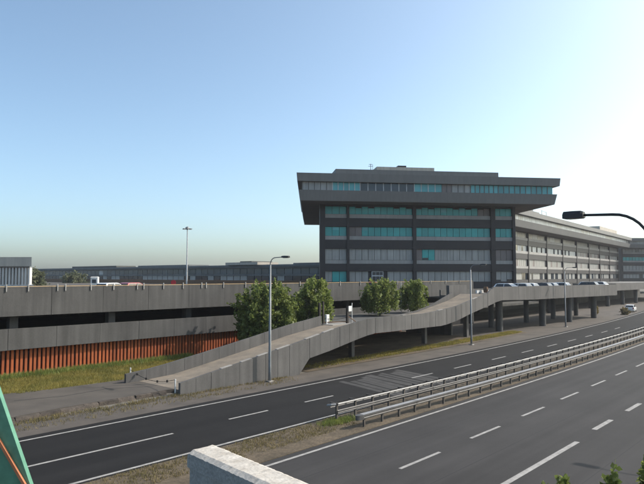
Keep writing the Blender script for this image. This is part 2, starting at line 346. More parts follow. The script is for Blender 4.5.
# backing that closes the joints, thin coping with pale patches
mb = MB()
q = [21.83, 24.85, 27.1, 32.17]; 
for a, b in zip(q, q[1:]):
    mb.hexa([(a, tn(a) + .06, -.05), (b, tn(b) + .06, -.05), (b, tn(b) + .17, -.05), (a, tn(a) + .17, -.05)], [(a, tn(a) + .06, interp(TOP, a) - .03), (b, tn(b) + .06, interp(TOP, b) - .03), (b, tn(b) + .17, interp(TOP, b) - .03), (a, tn(a) + .17, interp(TOP, a) - .03)])
wpart(mb, 'wall_core', 'concrete_dark', ramp)
ss = [22.2, 24.85, 27.1, 32.2, 36.2, 40.9, 45.5, 50.5, 53.5, 57.2, 60.5, 64.5, 68]
mb = MB()
for a, b in zip(ss, ss[1:]):                   # walking surface with its slab
    fa, fb = floor_z(a), floor_z(b); 
    za, zb_ = (0 if a < 32 else interp(BOT, a) + .04), (0 if b < 32.1 else interp(BOT, b) + .04)
    if a < 32 <= b: zb_ = .97
    za, zb_ = min(za, fa - .06), min(zb_, fb - .06)
    mb.hexa([(a, tn(a) + .2, za), (b, tn(b) + .2, zb_), (b, tf(b), zb_), (a, tf(a), za)], [(a, tn(a) + .2, fa), (b, tn(b) + .2, fb), (b, tf(b), fb), (a, tf(a), fa)])
wpart(mb, 'walkway', 'dust', ramp)
s = 21.2
while s < 40.6:                                # far parapet panels, up to the gate
    e = min(s + 1.55, 40.6); a, b = s + .01, e - .01
    h0 = floor_z(a) + .86; h1 = floor_z(b) + .86
    if a < 23.5: h0 = min(h0, .78 + (a - 21.2) * .09); 
    if b < 23.5: h1 = min(h1, .78 + (b - 21.2) * .09)
    zz0 = -.05 if a < 32 else interp(BOT, a); zz1 = -.05 if a < 32 else interp(BOT, b)
    wpart(MB().hexa([(a, tf(a), zz0), (b, tf(b), zz1), (b, tf(b) + .2, zz1), (a, tf(a) + .2, zz0)], [(a, tf(a), h0), (b, tf(b), h1), (b, tf(b) + .2, h1), (a, tf(a) + .2, h0)]), 'parapet_panel', 'concrete', ramp)
    s = e
for a, b in ((50.5, 53.5), (53.5, 57.2), (57.2, 60.5), (60.5, 65.8)):   # low upstand along the upper flight
    wpart(MB().hexa([(a, tf(a), interp(BOT, a)), (b, tf(b), interp(BOT, b)), (b, tf(b) + .2, interp(BOT, b)), (a, tf(a) + .2, interp(BOT, a))], [(a, tf(a), floor_z(a) + .16), (b, tf(b), floor_z(b) + .16), (b, tf(b) + .2, floor_z(b) + .16), (a, tf(a) + .2, floor_z(a) + .16)]), 'upstand', 'concrete', ramp)
for s, t, wd in ((42.4, 34.6, .42), (56.1, 35.6, .45), (65.5, 35.7, .5)):
    wpart(MB().box(s - wd / 2, s + wd / 2, t - wd / 2, t + wd / 2, -.05, interp(BOT, s) + .06), 'column', 'concrete', ramp, bevel=.03)
for s, ln in ((25.0, .9), (26.7, .9), (28.2, .9), (30.0, 1.3), (33.0, 1.5), (35.0, 1.2), (46.0, .7), (53.0, .9), (61.2, 1.2)):   # separate paler pieces along the coping
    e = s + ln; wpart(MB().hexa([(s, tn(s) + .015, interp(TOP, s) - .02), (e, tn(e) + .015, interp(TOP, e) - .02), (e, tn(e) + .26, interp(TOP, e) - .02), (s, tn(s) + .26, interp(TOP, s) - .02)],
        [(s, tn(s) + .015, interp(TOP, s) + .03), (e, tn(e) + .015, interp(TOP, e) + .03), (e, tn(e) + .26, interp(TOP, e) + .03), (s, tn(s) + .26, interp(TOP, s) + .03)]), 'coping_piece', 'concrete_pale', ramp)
wpart(MB().box(66.0, 70.4, 38.2, 38.6, 4.3, 6.12), 'end_wall', 'concrete', ramp)
wpart(MB().box(66.05, 66.35, 38.0, 44.7, -.05, 2.9), 'sun_block_wall', 'concrete_dark', ramp)  # added wall that keeps the sun off the ground under the platform
wpart(MB().box(40.7, 66, 37.9, 44.7, 2.45, 2.88), 'platform', 'concrete_dark', ramp)
wpart(MB().hexa([(40.7, 36.8, 2.45), (50.4, 36.95, 2.45), (50.4, 37.9, 2.45), (40.7, 37.9, 2.45)], [(40.7, 36.8, 2.84), (50.4, 36.95, 2.80), (50.4, 37.9, 2.88), (40.7, 37.9, 2.88)]), 'platform', 'concrete_dark', ramp)
# thin railing posts on the landing
for s, t in ((45.2, 36.8), (60.5, 41.6)):
    wpart(MB().tube([(s, t, 2.6), (s, t, 4.7 if s < 50 else 6.6)], .035, 6), 'post', 'white_metal', ramp)

# chain barrier at the foot of the ramp
cb = tag(empty('chain_barrier', (22.0, 37.4, .2)), 'sagging chain between two short posts across the foot of the ramp', 'barrier')
wpart(MB().tube([(22.0, 37.4, .15), (22.0, 37.4, 1.05)], .045, 8), 'post', 'white_metal', cb)
wpart(MB().tube([(21.75, 31.75, .1), (21.75, 31.75, .95)], .045, 8), 'post', 'white_metal', cb)
pts = []
for i in range(25):
    u = i / 24; pts.append((22.0 - .25 * u, 37.4 - 5.65 * u, .9 - .38 * math.sin(math.pi * u)))
wpart(MB().tube(pts, .018, 5), 'chain', 'gate_dark', cb)
for i in (4, 9, 15, 20):
    x, y, z = pts[i]; wpart(MB().tube([(x, y, z - .07), (x, y, z + .07)], .06, 8), 'chain_weight', 'gate_dark', cb)

# gate on the landing
gate = tag(empty('gate', (41.8, 36.4, 2.85)), 'dark steel gate frame with a white box and small sign on the ramp landing', 'gate')
for (s, t, h, r) in ((40.75, 37.0, 2.0, .09), (41.2, 36.95, 2.1, .07), (43.4, 35.9, 1.6, .10)):
    wpart(MB().box(s - r, s + r, t - r, t + r, 2.8, 2.85 + h), 'post', 'gate_dark', gate)
wpart(MB().box(41.45, 41.85, 36.75, 37.0, 2.84, 3.75), 'control_box', 'white_metal', gate, bevel=.02)
wpart(MB().tube([(41.2, 36.95, 3.05), (43.4, 35.9, 3.05)], .05, 6), 'lower_bar', 'brown_wood', gate)
wpart(MB().tube([(41.2, 36.95, 3.4), (42.4, 36.4, 3.3), (43.4, 35.9, 3.42)], .025, 6), 'chain', 'gate_dark', gate)
wpart(MB().box(43.42, 43.86, 35.74, 35.78, 4.0, 4.5), 'sign_plate', 'white_metal', gate)
wpart(MB().tube([(43.4, 35.9, 3.6), (44.3, 35.5, 2.95)], .04, 6), 'brace', 'brown_wood', gate)
wpart(MB().box(41.0, 44.0, 35.6, 37.2, 2.83, 2.90), 'threshold', 'concrete_pale', gate)

# ------------------------------------------------------------------ elevated deck on columns, right of the ramp
deck = tag(empty('elevated_deck', (90, 38, 0)), 'raised concrete roadway on columns beside the motorway, cars parked on it', 'viaduct')
s = 67.2; k = 0
while s < 115.9:
    e = min(s + 2.43, 116); a, b = s + .012, e - .012; p = rnd.uniform(-.01, .01)
    wpart(MB().hexa([(a, 33 + p, interp(BOT, a)), (b, 33 + p, interp(BOT, b)), (b, 33.22, interp(BOT, b)), (a, 33.22, interp(BOT, a))], [(a, 33 + p, interp(TOP, a)), (b, 33 + p, interp(TOP, b)), (b, 33.22, interp(TOP, b)), (a, 33.22, interp(TOP, a))]), 'parapet_panel', 'concrete', deck)
    s = e
wpart(MB().box(68, 116, 33.22, 40.6, 4.4, 4.84), 'road_slab', 'concrete_dark', deck)
wpart(MB().box(115.4, 116, 33.0, 40.6, 3.87, 5.9), 'end_wall', 'concrete', deck)
wpart(MB().box(68, 116, 40.6, 40.8, 4.3, 5.5), 'rear_kerb', 'concrete_dark', deck)
for s, t in ((75, 36), (87.2, 35.1), (97.6, 35.0), (109.7, 35.1), (80, 39.6), (92, 39.6), (103, 39.6), (114, 39.6)):
    wpart(MB().tube([(s, t, -.05), (s, t, 4.5)], .48 if t < 37 else .4, 14), 'column', 'concrete_dark', deck, smooth=False)
# farther stretch of the deck
fdeck = tag(empty('far_deck', (160, 43, 0)), 'farther stretch of raised concrete deck below the long office wing', 'viaduct')
s = 112
while s < 230:
    e = s + 3.9
    wpart(MB().box(s + .015, e - .015, 44.2, 44.45, 3.75, 5.55), 'parapet_panel', 'concrete', fdeck); s = e
wpart(MB().box(112, 230, 44.45, 120, 4.3, 4.9), 'road_slab', 'concrete_dark', fdeck)
for s in range(118, 230, 12):
    wpart(MB().tube([(s, 46, -.05), (s, 46, 4.35)], .5, 12), 'column', 'concrete_dark', fdeck)
wpart(MB().box(112, 230, 58, 58.4, -.05, 4.3), 'rear_wall', 'concrete_dark', fdeck)

# ------------------------------------------------------------------ parking garage behind the orange fence
gar = tag(empty('parking_garage', (30, 50, 0)), 'long low concrete parking garage with two bands and a dark slot between', 'garage')
for z0, z1, t0, wd in ((4.46, 6.5, 44.6, 4.05), (2.08, 3.56, 44.75, 3.42)):
    s = -14.0 + (1.3 if z0 > 3 else 0)
    while s < 84:
        e = min(s + wd, 84.2)
        p = rnd.uniform(-.012, .012)
        wpart(MB().box(s + .012, e - .012, t0 + p, t0 + .3, z0, z1), 'band_panel', 'concrete_band', gar); s = e
wpart(MB().box(-14, 84, 44.9, 45.0, 4.46, 6.45), 'upper_wall', 'concrete_dark', gar)
wpart(MB().box(-14, 84, 45.05, 45.15, 2.1, 3.5), 'lower_wall', 'concrete_dark', gar)
wpart(MB().prism([(-14, 45.0), (84, 45.0), (99, 47), (112, 47), (112, 330), (-150, 330), (-150, 45.0)], 4.75, 5.1), 'roof_deck', 'asphalt_path', gar)
wpart(MB().box(-14, 112, 45.15, 70, 2.2, 2.6), 'parking_floor', 'concrete_dark', gar)
wpart(MB().box(-14, 112, 69.6, 70, -.05, 5.0), 'rear_wall', 'concrete_dark', gar)
for s in (2, 9.9, 17.7, 25.4, 33, 40.7, 48.4, 56, 64, 72, 80):
    wpart(MB().box(s - .3, s + .3, 46.2, 46.8, 2.6, 5.0), 'column', 'concrete', gar)
wpart(MB().box(-14, 84, 45.75, 45.95, -.05, 2.2), 'base_wall', 'dark', gar)
wpart(MB().box(84.0, 84.3, 44.6, 47.2, -.05, 6.5), 'side_wall', 'concrete_dark', gar)

# orange slatted fence below it: every slat its own piece
fence = tag(empty('orange_fence', (20, 45.42, 0)), 'rust orange slatted fence under the lower concrete band of the garage', 'fence')
sm = MB().add([(-.085, -.05, 0), (.085, -.05, 0), (.105, .05, 0), (-.105, .05, 0), (-.085, -.05, 1.96), (.085, -.05, 1.96), (.105, .05, 1.96), (-.105, .05, 1.96)],
              [(3, 2, 1, 0), (4, 5, 6, 7), (0, 1, 5, 4), (1, 2, 6, 5), (2, 3, 7, 6), (3, 0, 4, 7)]).mesh('slat', 'orange')
s = 0.0
while s < 66:
    o = bpy.data.objects.new('slat', sm); COL.objects.link(o); o.parent = fence
    o.location = (s - 20 + rnd.uniform(-.012, .012), -.1, .09 + rnd.uniform(-.015, .015)); o.rotation_euler = (0, rnd.uniform(-.006, .006), rnd.uniform(-.03, .03)); s += .315
wpart(MB().box(0, 66, 45.40, 45.44, .3, .4), 'rail', 'gate_dark', fence)
wpart(MB().box(0, 66, 45.40, 45.44, 1.7, 1.8), 'rail', 'gate_dark', fence)
wpart(MB().box(0, 66, 45.52, 45.56, .0, 2.07), 'backing', 'gate_dark', fence)

# railing on top of the garage band
rail = tag(empty('deck_railing', (30, 44.55, 6.5)), 'thin rusty rail on pale stub posts along the garage roof edge', 'railing')
for s in (12.5, 14.6, 16.5, 18.0, 20.1, 20.7, 22.7, 24.6, 26.7, 27.3, 29.2, 31.2, 33.2, 33.7, 35.7, 38.4, 40.6, 43.2, 46.0, 49.2, 52.6, 56.3, 60, 64, 68, 72, 76, 80):
    wpart(MB().box(s - .035, s + .035, 44.52, 44.57, 6.2, 6.72), 'post', 'sill', rail)
wpart(MB().box(2, 84, 44.575, 44.61, 6.52, 6.58), 'rail', 'rust_rail', rail)

# ------------------------------------------------------------------ office building with the overhanging top floor
ZR = [(15.62, 16.99, 19.04), (11.95, 13.32, 15.62), (8.15, 9.33, 11.88)]
def quadwall(mb, u0, u1, v, z0, z1, th=.1):
    return mb.box(u0, u1, v, v + th, z0, z1)
LA = (73.796, 66.891); ROTA = R(-40.58)
off = tag(empty('office_building', (LA[0], LA[1], 5.0), ROTA), 'office block with dark frame, teal windows and a wide overhanging top floor', 'building')
def ob(mb, name, m, parent=None, **k):         # local coordinates, z absolute
    mb.v = [(x, y, z - 5.0) for x, y, z in mb.v]; return mb.build(name, m, parent or off, **k)
bodypoly = [(0.15, .5), (34.0, .5), (34.3, 38), (5.2, 38)]
ob(MB().prism(bodypoly, 5.0, 19.35), 'core', 'frame_dark')
for u0, u1 in ((-.05, .84), (4.5, 4.92), (15.86, 16.44), (29.7, 30.5), (33.65, 34.12)):
    ob(MB().box(u0, u1, -.28, .5, 5.0, 19.3), 'column', 'frame_dark')
beams = [(19.04, 19.34), (15.55, 17.0), (11.85, 13.35), (8.1, 9.35), (5.0, 6.3)]
bays = [(.84, 4.5), (4.92, 15.86), (16.44, 29.7), (30.5, 33.65)]
# beams span the bays between the columns
for z0, z1 in beams:
    for u0, u1 in bays:
        ob(MB().box(u0, u1, -.12, .5, z0 + (0 if z0 > 6 else 0), z1), 'spandrel', 'frame_dark')
win = [(17.0, 19.04, 17.65), (13.35, 15.55, 13.98), (9.35, 11.85, 9.95), (6.3, 8.1, 6.3)]
def pane_mat(row, bay, u):
    r = rnd.random()
    if row == 0:
        if bay == 2 and u > 27.0: return 'glass_brown'
        return 'glass_teal'
    if row == 1:
        if bay == 1 and u < 7.2: return 'glass_brown'
        return 'glass_teal'
    if row == 2:
        if bay == 2 and 17.7 < u < 20.2: return 'glass_teal'
        if bay == 2 and u < 17.7: return 'glass_brown'
        if bay == 3: return 'glass_brown'
        return 'glass_grey'
    if bay == 0: return 'glass_teal' if u > 2.4 else 'glass_grey'
    return 'glass_grey'
for row, (z0, z1, zs) in enumerate(win):
    for bay, (u0, u1) in enumerate(bays):
        wn = ob(MB().box(u0, u1, .34, .5, z0, z1), 'window', 'frame_dark')
        if zs > z0 + .1:
            ob(MB().box(u0, u1, -.02, .335, z0, zs), 'sill_panel', 'sill', wn).parent = wn
        npn = max(3, round((u1 - u0) / 1.1)); du = (u1 - u0) / npn
        for i in range(npn):
            a, b = u0 + i * du + .035, u0 + (i + 1) * du - .035
            if row == 3 and bay == 1 and a < 10.7 and b > 8.8: continue
            ob(MB().box(a, b, .22, .335, zs + .04, z1 - (.10 if row == 0 else .04)), 'pane', pane_mat(row, bay, (a + b) / 2), wn)
        for i in range(npn):
            if row in (0, 1) and rnd.random() < .16 and pane_mat(row, bay, u0 + (i + .5) * du) == 'glass_teal':
                a = u0 + i * du + .06; zt = z1 - .12; ob(MB().box(a, a + du - .12, .205, .219, zt - rnd.uniform(.15, .8), zt), 'blind', 'glass_cyan', wn)
            if row in (2, 3) and rnd.random() < .07:
                a = u0 + i * du + .06; zb0 = zs + .06; ob(MB().box(a, a + du - .12, .205, .219, zb0, zb0 + rnd.uniform(.15, .7)), 'blind_gap', 'glass_dark', wn)
        if row == 0:                            # rolled blinds under the top beam
            for i in range(npn):
                if bay in (1, 2) and (i + bay) % 2 == 0 and rnd.random() < .7:
                    a = u0 + i * du + .05; ob(MB().box(a, a + du * .9, .15, .21, z1 - .32, z1 - .05), 'blind', 'frame_dark', wn)
# white framed entrance window on the lowest storey
en = ob(MB().box(8.75, 10.75, .05, .33, 6.3, 8.1), 'window', 'mullion')
for a, b in ((8.87, 9.42), (9.5, 10.05), (10.13, 10.64)):
    ob(MB().box(a, b, .0, .045, 7.45, 7.98), 'pane', 'glass_dark', en)
    ob(MB().box(a, b, .0, .045, 6.4, 7.25), 'pane', 'glass_dark', en)
# overhanging storey
def ring(e): return [(-3.95 - e, -4.55 - e), (39.6 + e, -4.55 - e), (40.6 + e, 41.5 + e), (1.2 - e, 41.5 + e)]
ob(MB().prism(ring(-.35), 19.30, 19.36), 'soffit', 'soffit')
def flare(z0, z1, e0, e1):
    b = ring(e0); t = ring(e1)
    return MB().hexa([(x, y, z0) for x, y in b], [(x, y, z1) for x, y in t])
lb = ob(flare(19.365, 21.0, -.32, .0), 'lower_band', 'grey_clad')
ob(MB().prism(ring(-.55), 21.0, 22.36), 'window_core', 'frame_dark')
ob(flare(22.36, 23.66, .30, .42), 'fascia', 'grey_clad')
ob(MB().prism(ring(-.2), 23.66, 23.74), 'roof', 'far_roof')
segs = [(-3.35, 1.5, 'glass_grey', .9), (1.5, 6.0, 'glass_cyan', .9), (6.0, 15.0, 'glass_dark', 1.28), (15.0, 19.7, 'glass_cyan', 1.15), (19.7, 21.4, 'glass_brown', .85), (21.4, 24.6, 'glass_grey', 1.1), (24.6, 29.4, 'glass_cyan', .8), (29.4, 39.05, 'glass_cyan', 1.0)]
rb = ob(MB().box(-3.4, 39.05, -4.0 - .02, -3.9, 21.0, 21.06), 'ribbon_window', 'mullion')
for a, b, m, du in segs:
    n = max(1, round((b - a) / du)); d = (b - a) / n
    for i in range(n):
        x0, x1 = a + i * d, a + (i + 1) * d
        mm = m
        if m == 'glass_cyan' and rnd.random() < .12: mm = 'glass_teal'
        ob(MB().box(x0 + .06, x1 - .06, -4.10, -4.02, 21.06, 22.34), 'pane', mm, rb)
        ob(MB().box(x0 - .06, x0 + .06, -4.16, -4.02, 21.06, 22.355), 'mullion', 'mullion' if m in ('glass_dark', 'glass_cyan') and a < 20 else 'grey_clad_light', rb)
ob(MB().box(2.0, 29.4, -4.3, 30, 23.74, 24.5), 'roof_upstand', 'grey_clad')
ob(MB().box(8.9, 18.6, -3.6, 20, 24.5, 25.15), 'plant_room', 'tan_fascia')
ob(MB().box(12.5, 13.9, -3.4, 1, 25.15, 25.45), 'vent', 'frame_dark')
ant = ob(MB().tube([(8.0, -3.0, 24.45), (8.0, -3.0, 25.7)], .05, 5).tube([(7.6, -3.0, 25.3), (8.4, -3.0, 25.3)], .035, 5).tube([(7.7, -3.0, 25.6), (8.3, -3.0, 25.6)], .035, 5).tube([(8.35, -3.0, 24.45), (8.35, -3.0, 25.6)], .03, 5), 'antenna', 'lamp_grey')

# long wing behind it, parallel to the motorway
def wing(name, label, loc, rz, length, bay, nb, col_off, seed, s_over=(4, 4)):
    r = random.Random(seed)
    root = tag(empty(name, (loc[0], loc[1], 5.0), rz), label, 'building')
    def wb(mb, nm, m, parent=None):
        mb.v = [(x, y, z - 5.0) for x, y, z in mb.v]; return mb.build(nm, m, parent or root)
    wb(MB().box(0, length, .5, 22, 4.9, 19.35), 'core', 'frame_dark')
    for i in range(nb + 1):
        u = col_off + i * bay
        if u < -.5 or u > length + .5: continue
        wb(MB().box(u - .35, u + .35, -.28, .5, 4.9, 19.3), 'column', 'frame_dark')
    for z0, z1 in beams:
        wb(MB().box(0, length, -.12, .5, z0, z1), 'spandrel', 'frame_dark')
    for row, (z0, z1, zs) in enumerate(win):
        for i in range(nb):
            u0 = max(0, col_off + i * bay + .35); u1 = min(length, col_off + (i + 1) * bay - .35)
            if u1 - u0 < 1: continue
            wn = wb(MB().box(u0, u1, .34, .5, z0, z1), 'window', 'frame_dark')
            if zs > z0 + .1: wb(MB().box(u0, u1, -.16, .335, z0 - .05, zs), 'sill_panel', 'sill', wn)
            npn = max(3, round((u1 - u0) / 1.5)); du = (u1 - u0) / npn
            for k in range(npn):
                q = r.random()
                if row == 0: mm = 'glass_white' if (2 < k < 6 and i < 4) else 'glass_grey'
                elif row == 1: mm = ('glass_white' if (k % 3 != 2 or q < .3) else 'glass_dark') if i < 5 else ('glass_grey' if q < .7 else 'glass_brown')
                elif row == 2: mm = 'glass_grey' if q < .85 else 'glass_brown'
                else: mm = 'glass_grey' if q < .6 else 'glass_dark'
                if seed == 99: mm = 'glass_teal' if row == 1 else ('glass_grey' if q < .7 else 'glass_dark')
                wb(MB().box(u0 + k * du + .09, u0 + (k + 1) * du - .09, .2, .335, zs + .04, z1 - .04), 'pane', mm, wn)
    a0, a1 = -s_over[0], length + s_over[1]
    wb(MB().box(a0 + .3, a1 - .3, -4.3, 24, 19.30, 19.36), 'soffit', 'soffit')
    wb(MB().hexa([(a0, -4.4, 19.365), (a1, -4.4, 19.365), (a1, 24, 19.365), (a0, 24, 19.365)], [(a0, -4.85, 21.0), (a1, -4.85, 21.0), (a1, 24, 21.0), (a0, 24, 21.0)]), 'lower_band', 'grey_clad_light')
    wb(MB().box(a0 + .5, a1 - .5, -4.1, 23.5, 21.0, 22.36), 'window_core', 'frame_dark')
    wb(MB().box(a0 - .4, a1 + .4, -5.35, 24.5, 22.36, 23.6), 'fascia', 'grey_clad')
    rbn = wb(MB().box(a0 + .5, a1 - .5, -4.3, -4.11, 21.0, 21.05), 'ribbon_window', 'mullion')
    n = int((a1 - a0 - 1) / 1.6); du = (a1 - a0 - 1) / n
    for k in range(n):
        q = r.random(); blk = (k // 7) % 3
        mm = 'glass_white' if blk != 1 or q < .25 else 'glass_grey'
        if seed == 99: mm = 'glass_grey'
        wb(MB().box(a0 + .5 + k * du + .05, a0 + .5 + (k + 1) * du - .05, -4.22, -4.12, 21.05, 22.34), 'pane', mm, rbn)
    return root, wb
AW = R(4.8); W0 = (138.3 - 14 * math.cos(AW), 66.4 - 14 * math.sin(AW))
wg, wb = wing('office_wing', 'long grey office wing receding along the motorway behind the deck', (W0[0], W0[1], 5), AW, 154, 16.6, 10, 3.0, 11, (3, 0))
for u0, u1, v0, z0, z1, m in ((6, 34, -4, 23.6, 24.3, 'grey_clad_light'), (36, 90, -3, 23.6, 24.1, 'grey_clad'), (112, 142, -2, 23.6, 26.0, 'tan_fascia'), (24, 27, -3, 24.3, 25.6, 'far_grey'), (29, 32, -3, 24.3, 25.2, 'far_grey')):
    wb(MB().box(u0, u1, v0, v0 + 8, z0, z1), 'rooftop_unit', m)
wb(MB().tube([(36, -4, 23.55), (36, -4, 25.2)], .06, 5).tube([(40, -4, 23.55), (40, -4, 25.0)], .06, 5).tube([(36, -4, 25.0), (40, -4, 24.9)], .05, 5), 'rooftop_frame', 'lamp_grey')
wing('office_wing', 'far office block with teal windows closing the end of the long wing', (282.6, 77.65, 5), R(-44), 70, 11.2, 6, -.5, 99, (0, 4))

# ------------------------------------------------------------------ things on the garage roof and beyond
hall = tag(empty('glass_hall', (111, 95, 5.58)), 'long low glass hall with flat roof on the horizon behind the garage', 'building')
def hb(x0, x1, y0, y1, z0, z1, name, m, parent=None):
    return MB().box(x0 - 111, x1 - 111, y0 - 95, y1 - 95, z0 - 5.58, z1 - 5.58).build(name, m, parent or hall)
hb(111.4, 135, 95.4, 292, 5.5, 9.4, 'core', 'glass_blue')
hb(110.2, 136, 93, 294, 9.4, 9.95, 'roof', 'far_roof')
hb(113, 136, 100, 293, 9.95, 10.45, 'roof_upstand', 'far_grey')
hb(110.8, 111.38, 95, 293, 7.35, 7.75, 'floor_band', 'far_grey')
hb(110.8, 111.38, 95, 293, 5.05, 6.0, 'plinth', 'far_grey')
hb(95.0, 95.6, 84, 230, 5.05, 6.25, 'planter_wall', 'brown_wood')
for k in range(66):
    t = 95.5 + 3.0 * k
    wn = hb(111.2, 111.38, t, t + 2.7, 6.05, 7.3, 'window', 'glass_dark' if rnd.random() < .65 else 'glass_grey')
    hb(111.2, 111.38, t, t + 2.8, 7.8, 9.35, 'window', 'glass_blue' if rnd.random() < .93 else 'glass_white')
for t0, t1, s0, z1, m in ((96, 112, 113, 10.75, 'far_grey'), (125, 139, 112, 11.2, 'tan_fascia'), (128, 133, 112.5, 11.5, 'far_roof'), (160, 190, 114, 10.9, 'far_grey'), (205, 240, 114, 11.1, 'far_roof')):
    hb(s0, s0 + 8, t0, t1, 10.45, z1, 'rooftop_unit', m)

lh = tag(empty('colonnade_building', (0, 0, 5.58)), 'low pavilion with pale fins and a tan fascia at the left edge', 'building')
# frontal to the view: r = -75..-48.5 at 100 m
C42, S42 = math.cos(R(42)), math.sin(R(42))
lh.location = (100 * C42 - 48.3 * S42, 100 * S42 + 48.3 * C42, 5.58); lh.rotation_euler = (0, 0, R(-48))
def lb_(x0, x1, y0, y1, z0, z1, name, m): return MB().box(x0, x1, y0, y1, z0 - 5.58, z1 - 5.58).build(name, m, lh)
def lp_(x1, y0, y1, z0, z1, name, m): return MB().prism([(-30, y0), (x1, y0), (x1 - .56 * (y1 - y0), y1), (-30, y1)], z0 - 5.58, z1 - 5.58).build(name, m, lh)
lp_(-1.5, 1.4, 12, 5.5, 8.7, 'glass_wall', 'glass_dark')
lp_(0, -.2, 13, 8.9, 10.45, 'fascia', 'tan_fascia')
lp_(-.4, 0, 12, 8.7, 8.9, 'soffit', 'soffit')
lb_(-15.5, -14.7, 1, 2, 10.45, 10.95, 'rooftop_unit', 'far_roof')
lp_(.3, .1, 12, 5.05, 5.85, 'base', 'stone_white')
for k in range(54): lb_(-.72 - k * .54, -.44 - k * .54, .15, 1.0, 5.85, 8.7, 'fin', 'stone_white')

hut = tag(empty('ticket_hut', (57, 76, 5.58)), 'small white hut standing on the garage roof', 'hut')
hut.location = (90 * C42 - 34 * S42, 90 * S42 + 34 * C42, 5.1); hut.rotation_euler = (0, 0, R(-40))
MB().box(-.5, .5, -.5, .5, 0, 1.98).build('cabin', 'white_metal', hut)
MB().hexa([(-.56, -.56, 1.98), (.56, -.56, 1.98), (.56, .56, 1.98), (-.56, .56, 1.98)], [(-.4, -.4, 2.1), (.4, -.4, 2.1), (.4, .4, 2.1), (-.4, .4, 2.1)]).build('roof', 'white_metal', hut)
MB().box(-.3, .3, -.53, -.5, 1.15, 1.7).build('window', 'glass_dark', hut)

mast = tag(empty('light_mast', (120 * C42 - 27 * S42, 120 * S42 + 27 * C42, 5.58)), 'tall thin floodlight mast with a flat round crown on the garage roof', 'mast')
MB().tube([(0, 0, -.5), (0, 0, 5), (0, 0, 11.2)], [.16, .13, .09], 10).build('pole', 'white_metal', mast)
cr = MB().tube([(0, 0, 11.1), (0, 0, 11.2), (0, 0, 11.5), (0, 0, 11.62)], [.25, .5, .32, .1], 14).build('crown', 'lamp_grey', mast)
for k in range(6):
    a = k * math.pi / 3; MB().box(math.cos(a) * .72 - .22, math.cos(a) * .72 + .22, math.sin(a) * .72 - .2, math.sin(a) * .72 + .2, 11.05, 11.22).build('floodlight', 'lamp_grey', mast)

sg = tag(empty('round_sign', (70 * C42 - 17.3 * S42, 70 * S42 + 17.3 * C42, 5.58)), 'red round traffic sign on a short post on the garage roof', 'sign')
sg.rotation_euler = (0, 0, R(-48))
MB().tube([(0, .06, -.5), (0, .06, 1.2)], .04, 6).build('post', 'lamp_grey', sg)
MB().tube([(0, -.0, .95), (0, .03, .95)], .30, 18).build('disc', 'red', sg)

# far roofs and trees at the left horizon
for i, (r_, f_, wd, h, m) in enumerate(((-112, 290, 30, 9.0, 'far_red'), (-140, 330, 26, 9.6, 'far_red'), (-104, 320, 22, 10.2, 'far_grey'))):
    loc = (f_ * C42 + r_ * S42, f_ * S42 - r_ * C42)
    hs = tag(empty('far_house', (*loc, 0), R(-48)), ('low red roofed house beyond the trees, right of the pavilion', 'farther red roofed house seen just beside the pavilion', 'grey gabled house at the end of the glass hall')[i], 'house')
    MB().box(-wd / 2, wd / 2, 0, 10, 0, h - 1.6).build('wall', 'far_red' if i == 0 else 'far_grey', hs)
    MB().add([(-wd / 2 - .5, -.5, h - 1.6), (wd / 2 + .5, -.5, h - 1.6), (wd / 2 + .5, 10.5, h - 1.6), (-wd / 2 - .5, 10.5, h - 1.6), (-wd / 2, 5, h), (wd / 2, 5, h)], [(0, 1, 5, 4), (2, 3, 4, 5), (1, 2, 5), (3, 0, 4), (3, 2, 1, 0)]).build('roof', m, hs)
    for k in range(6):
        x = -wd / 2 + 1.5 + k * (wd - 4) / 5; MB().box(x, x + 1.4, -.06, .0, h - 4.0, h - 2.4).build('window', 'glass_dark' if k % 2 else 'glass_white', hs)

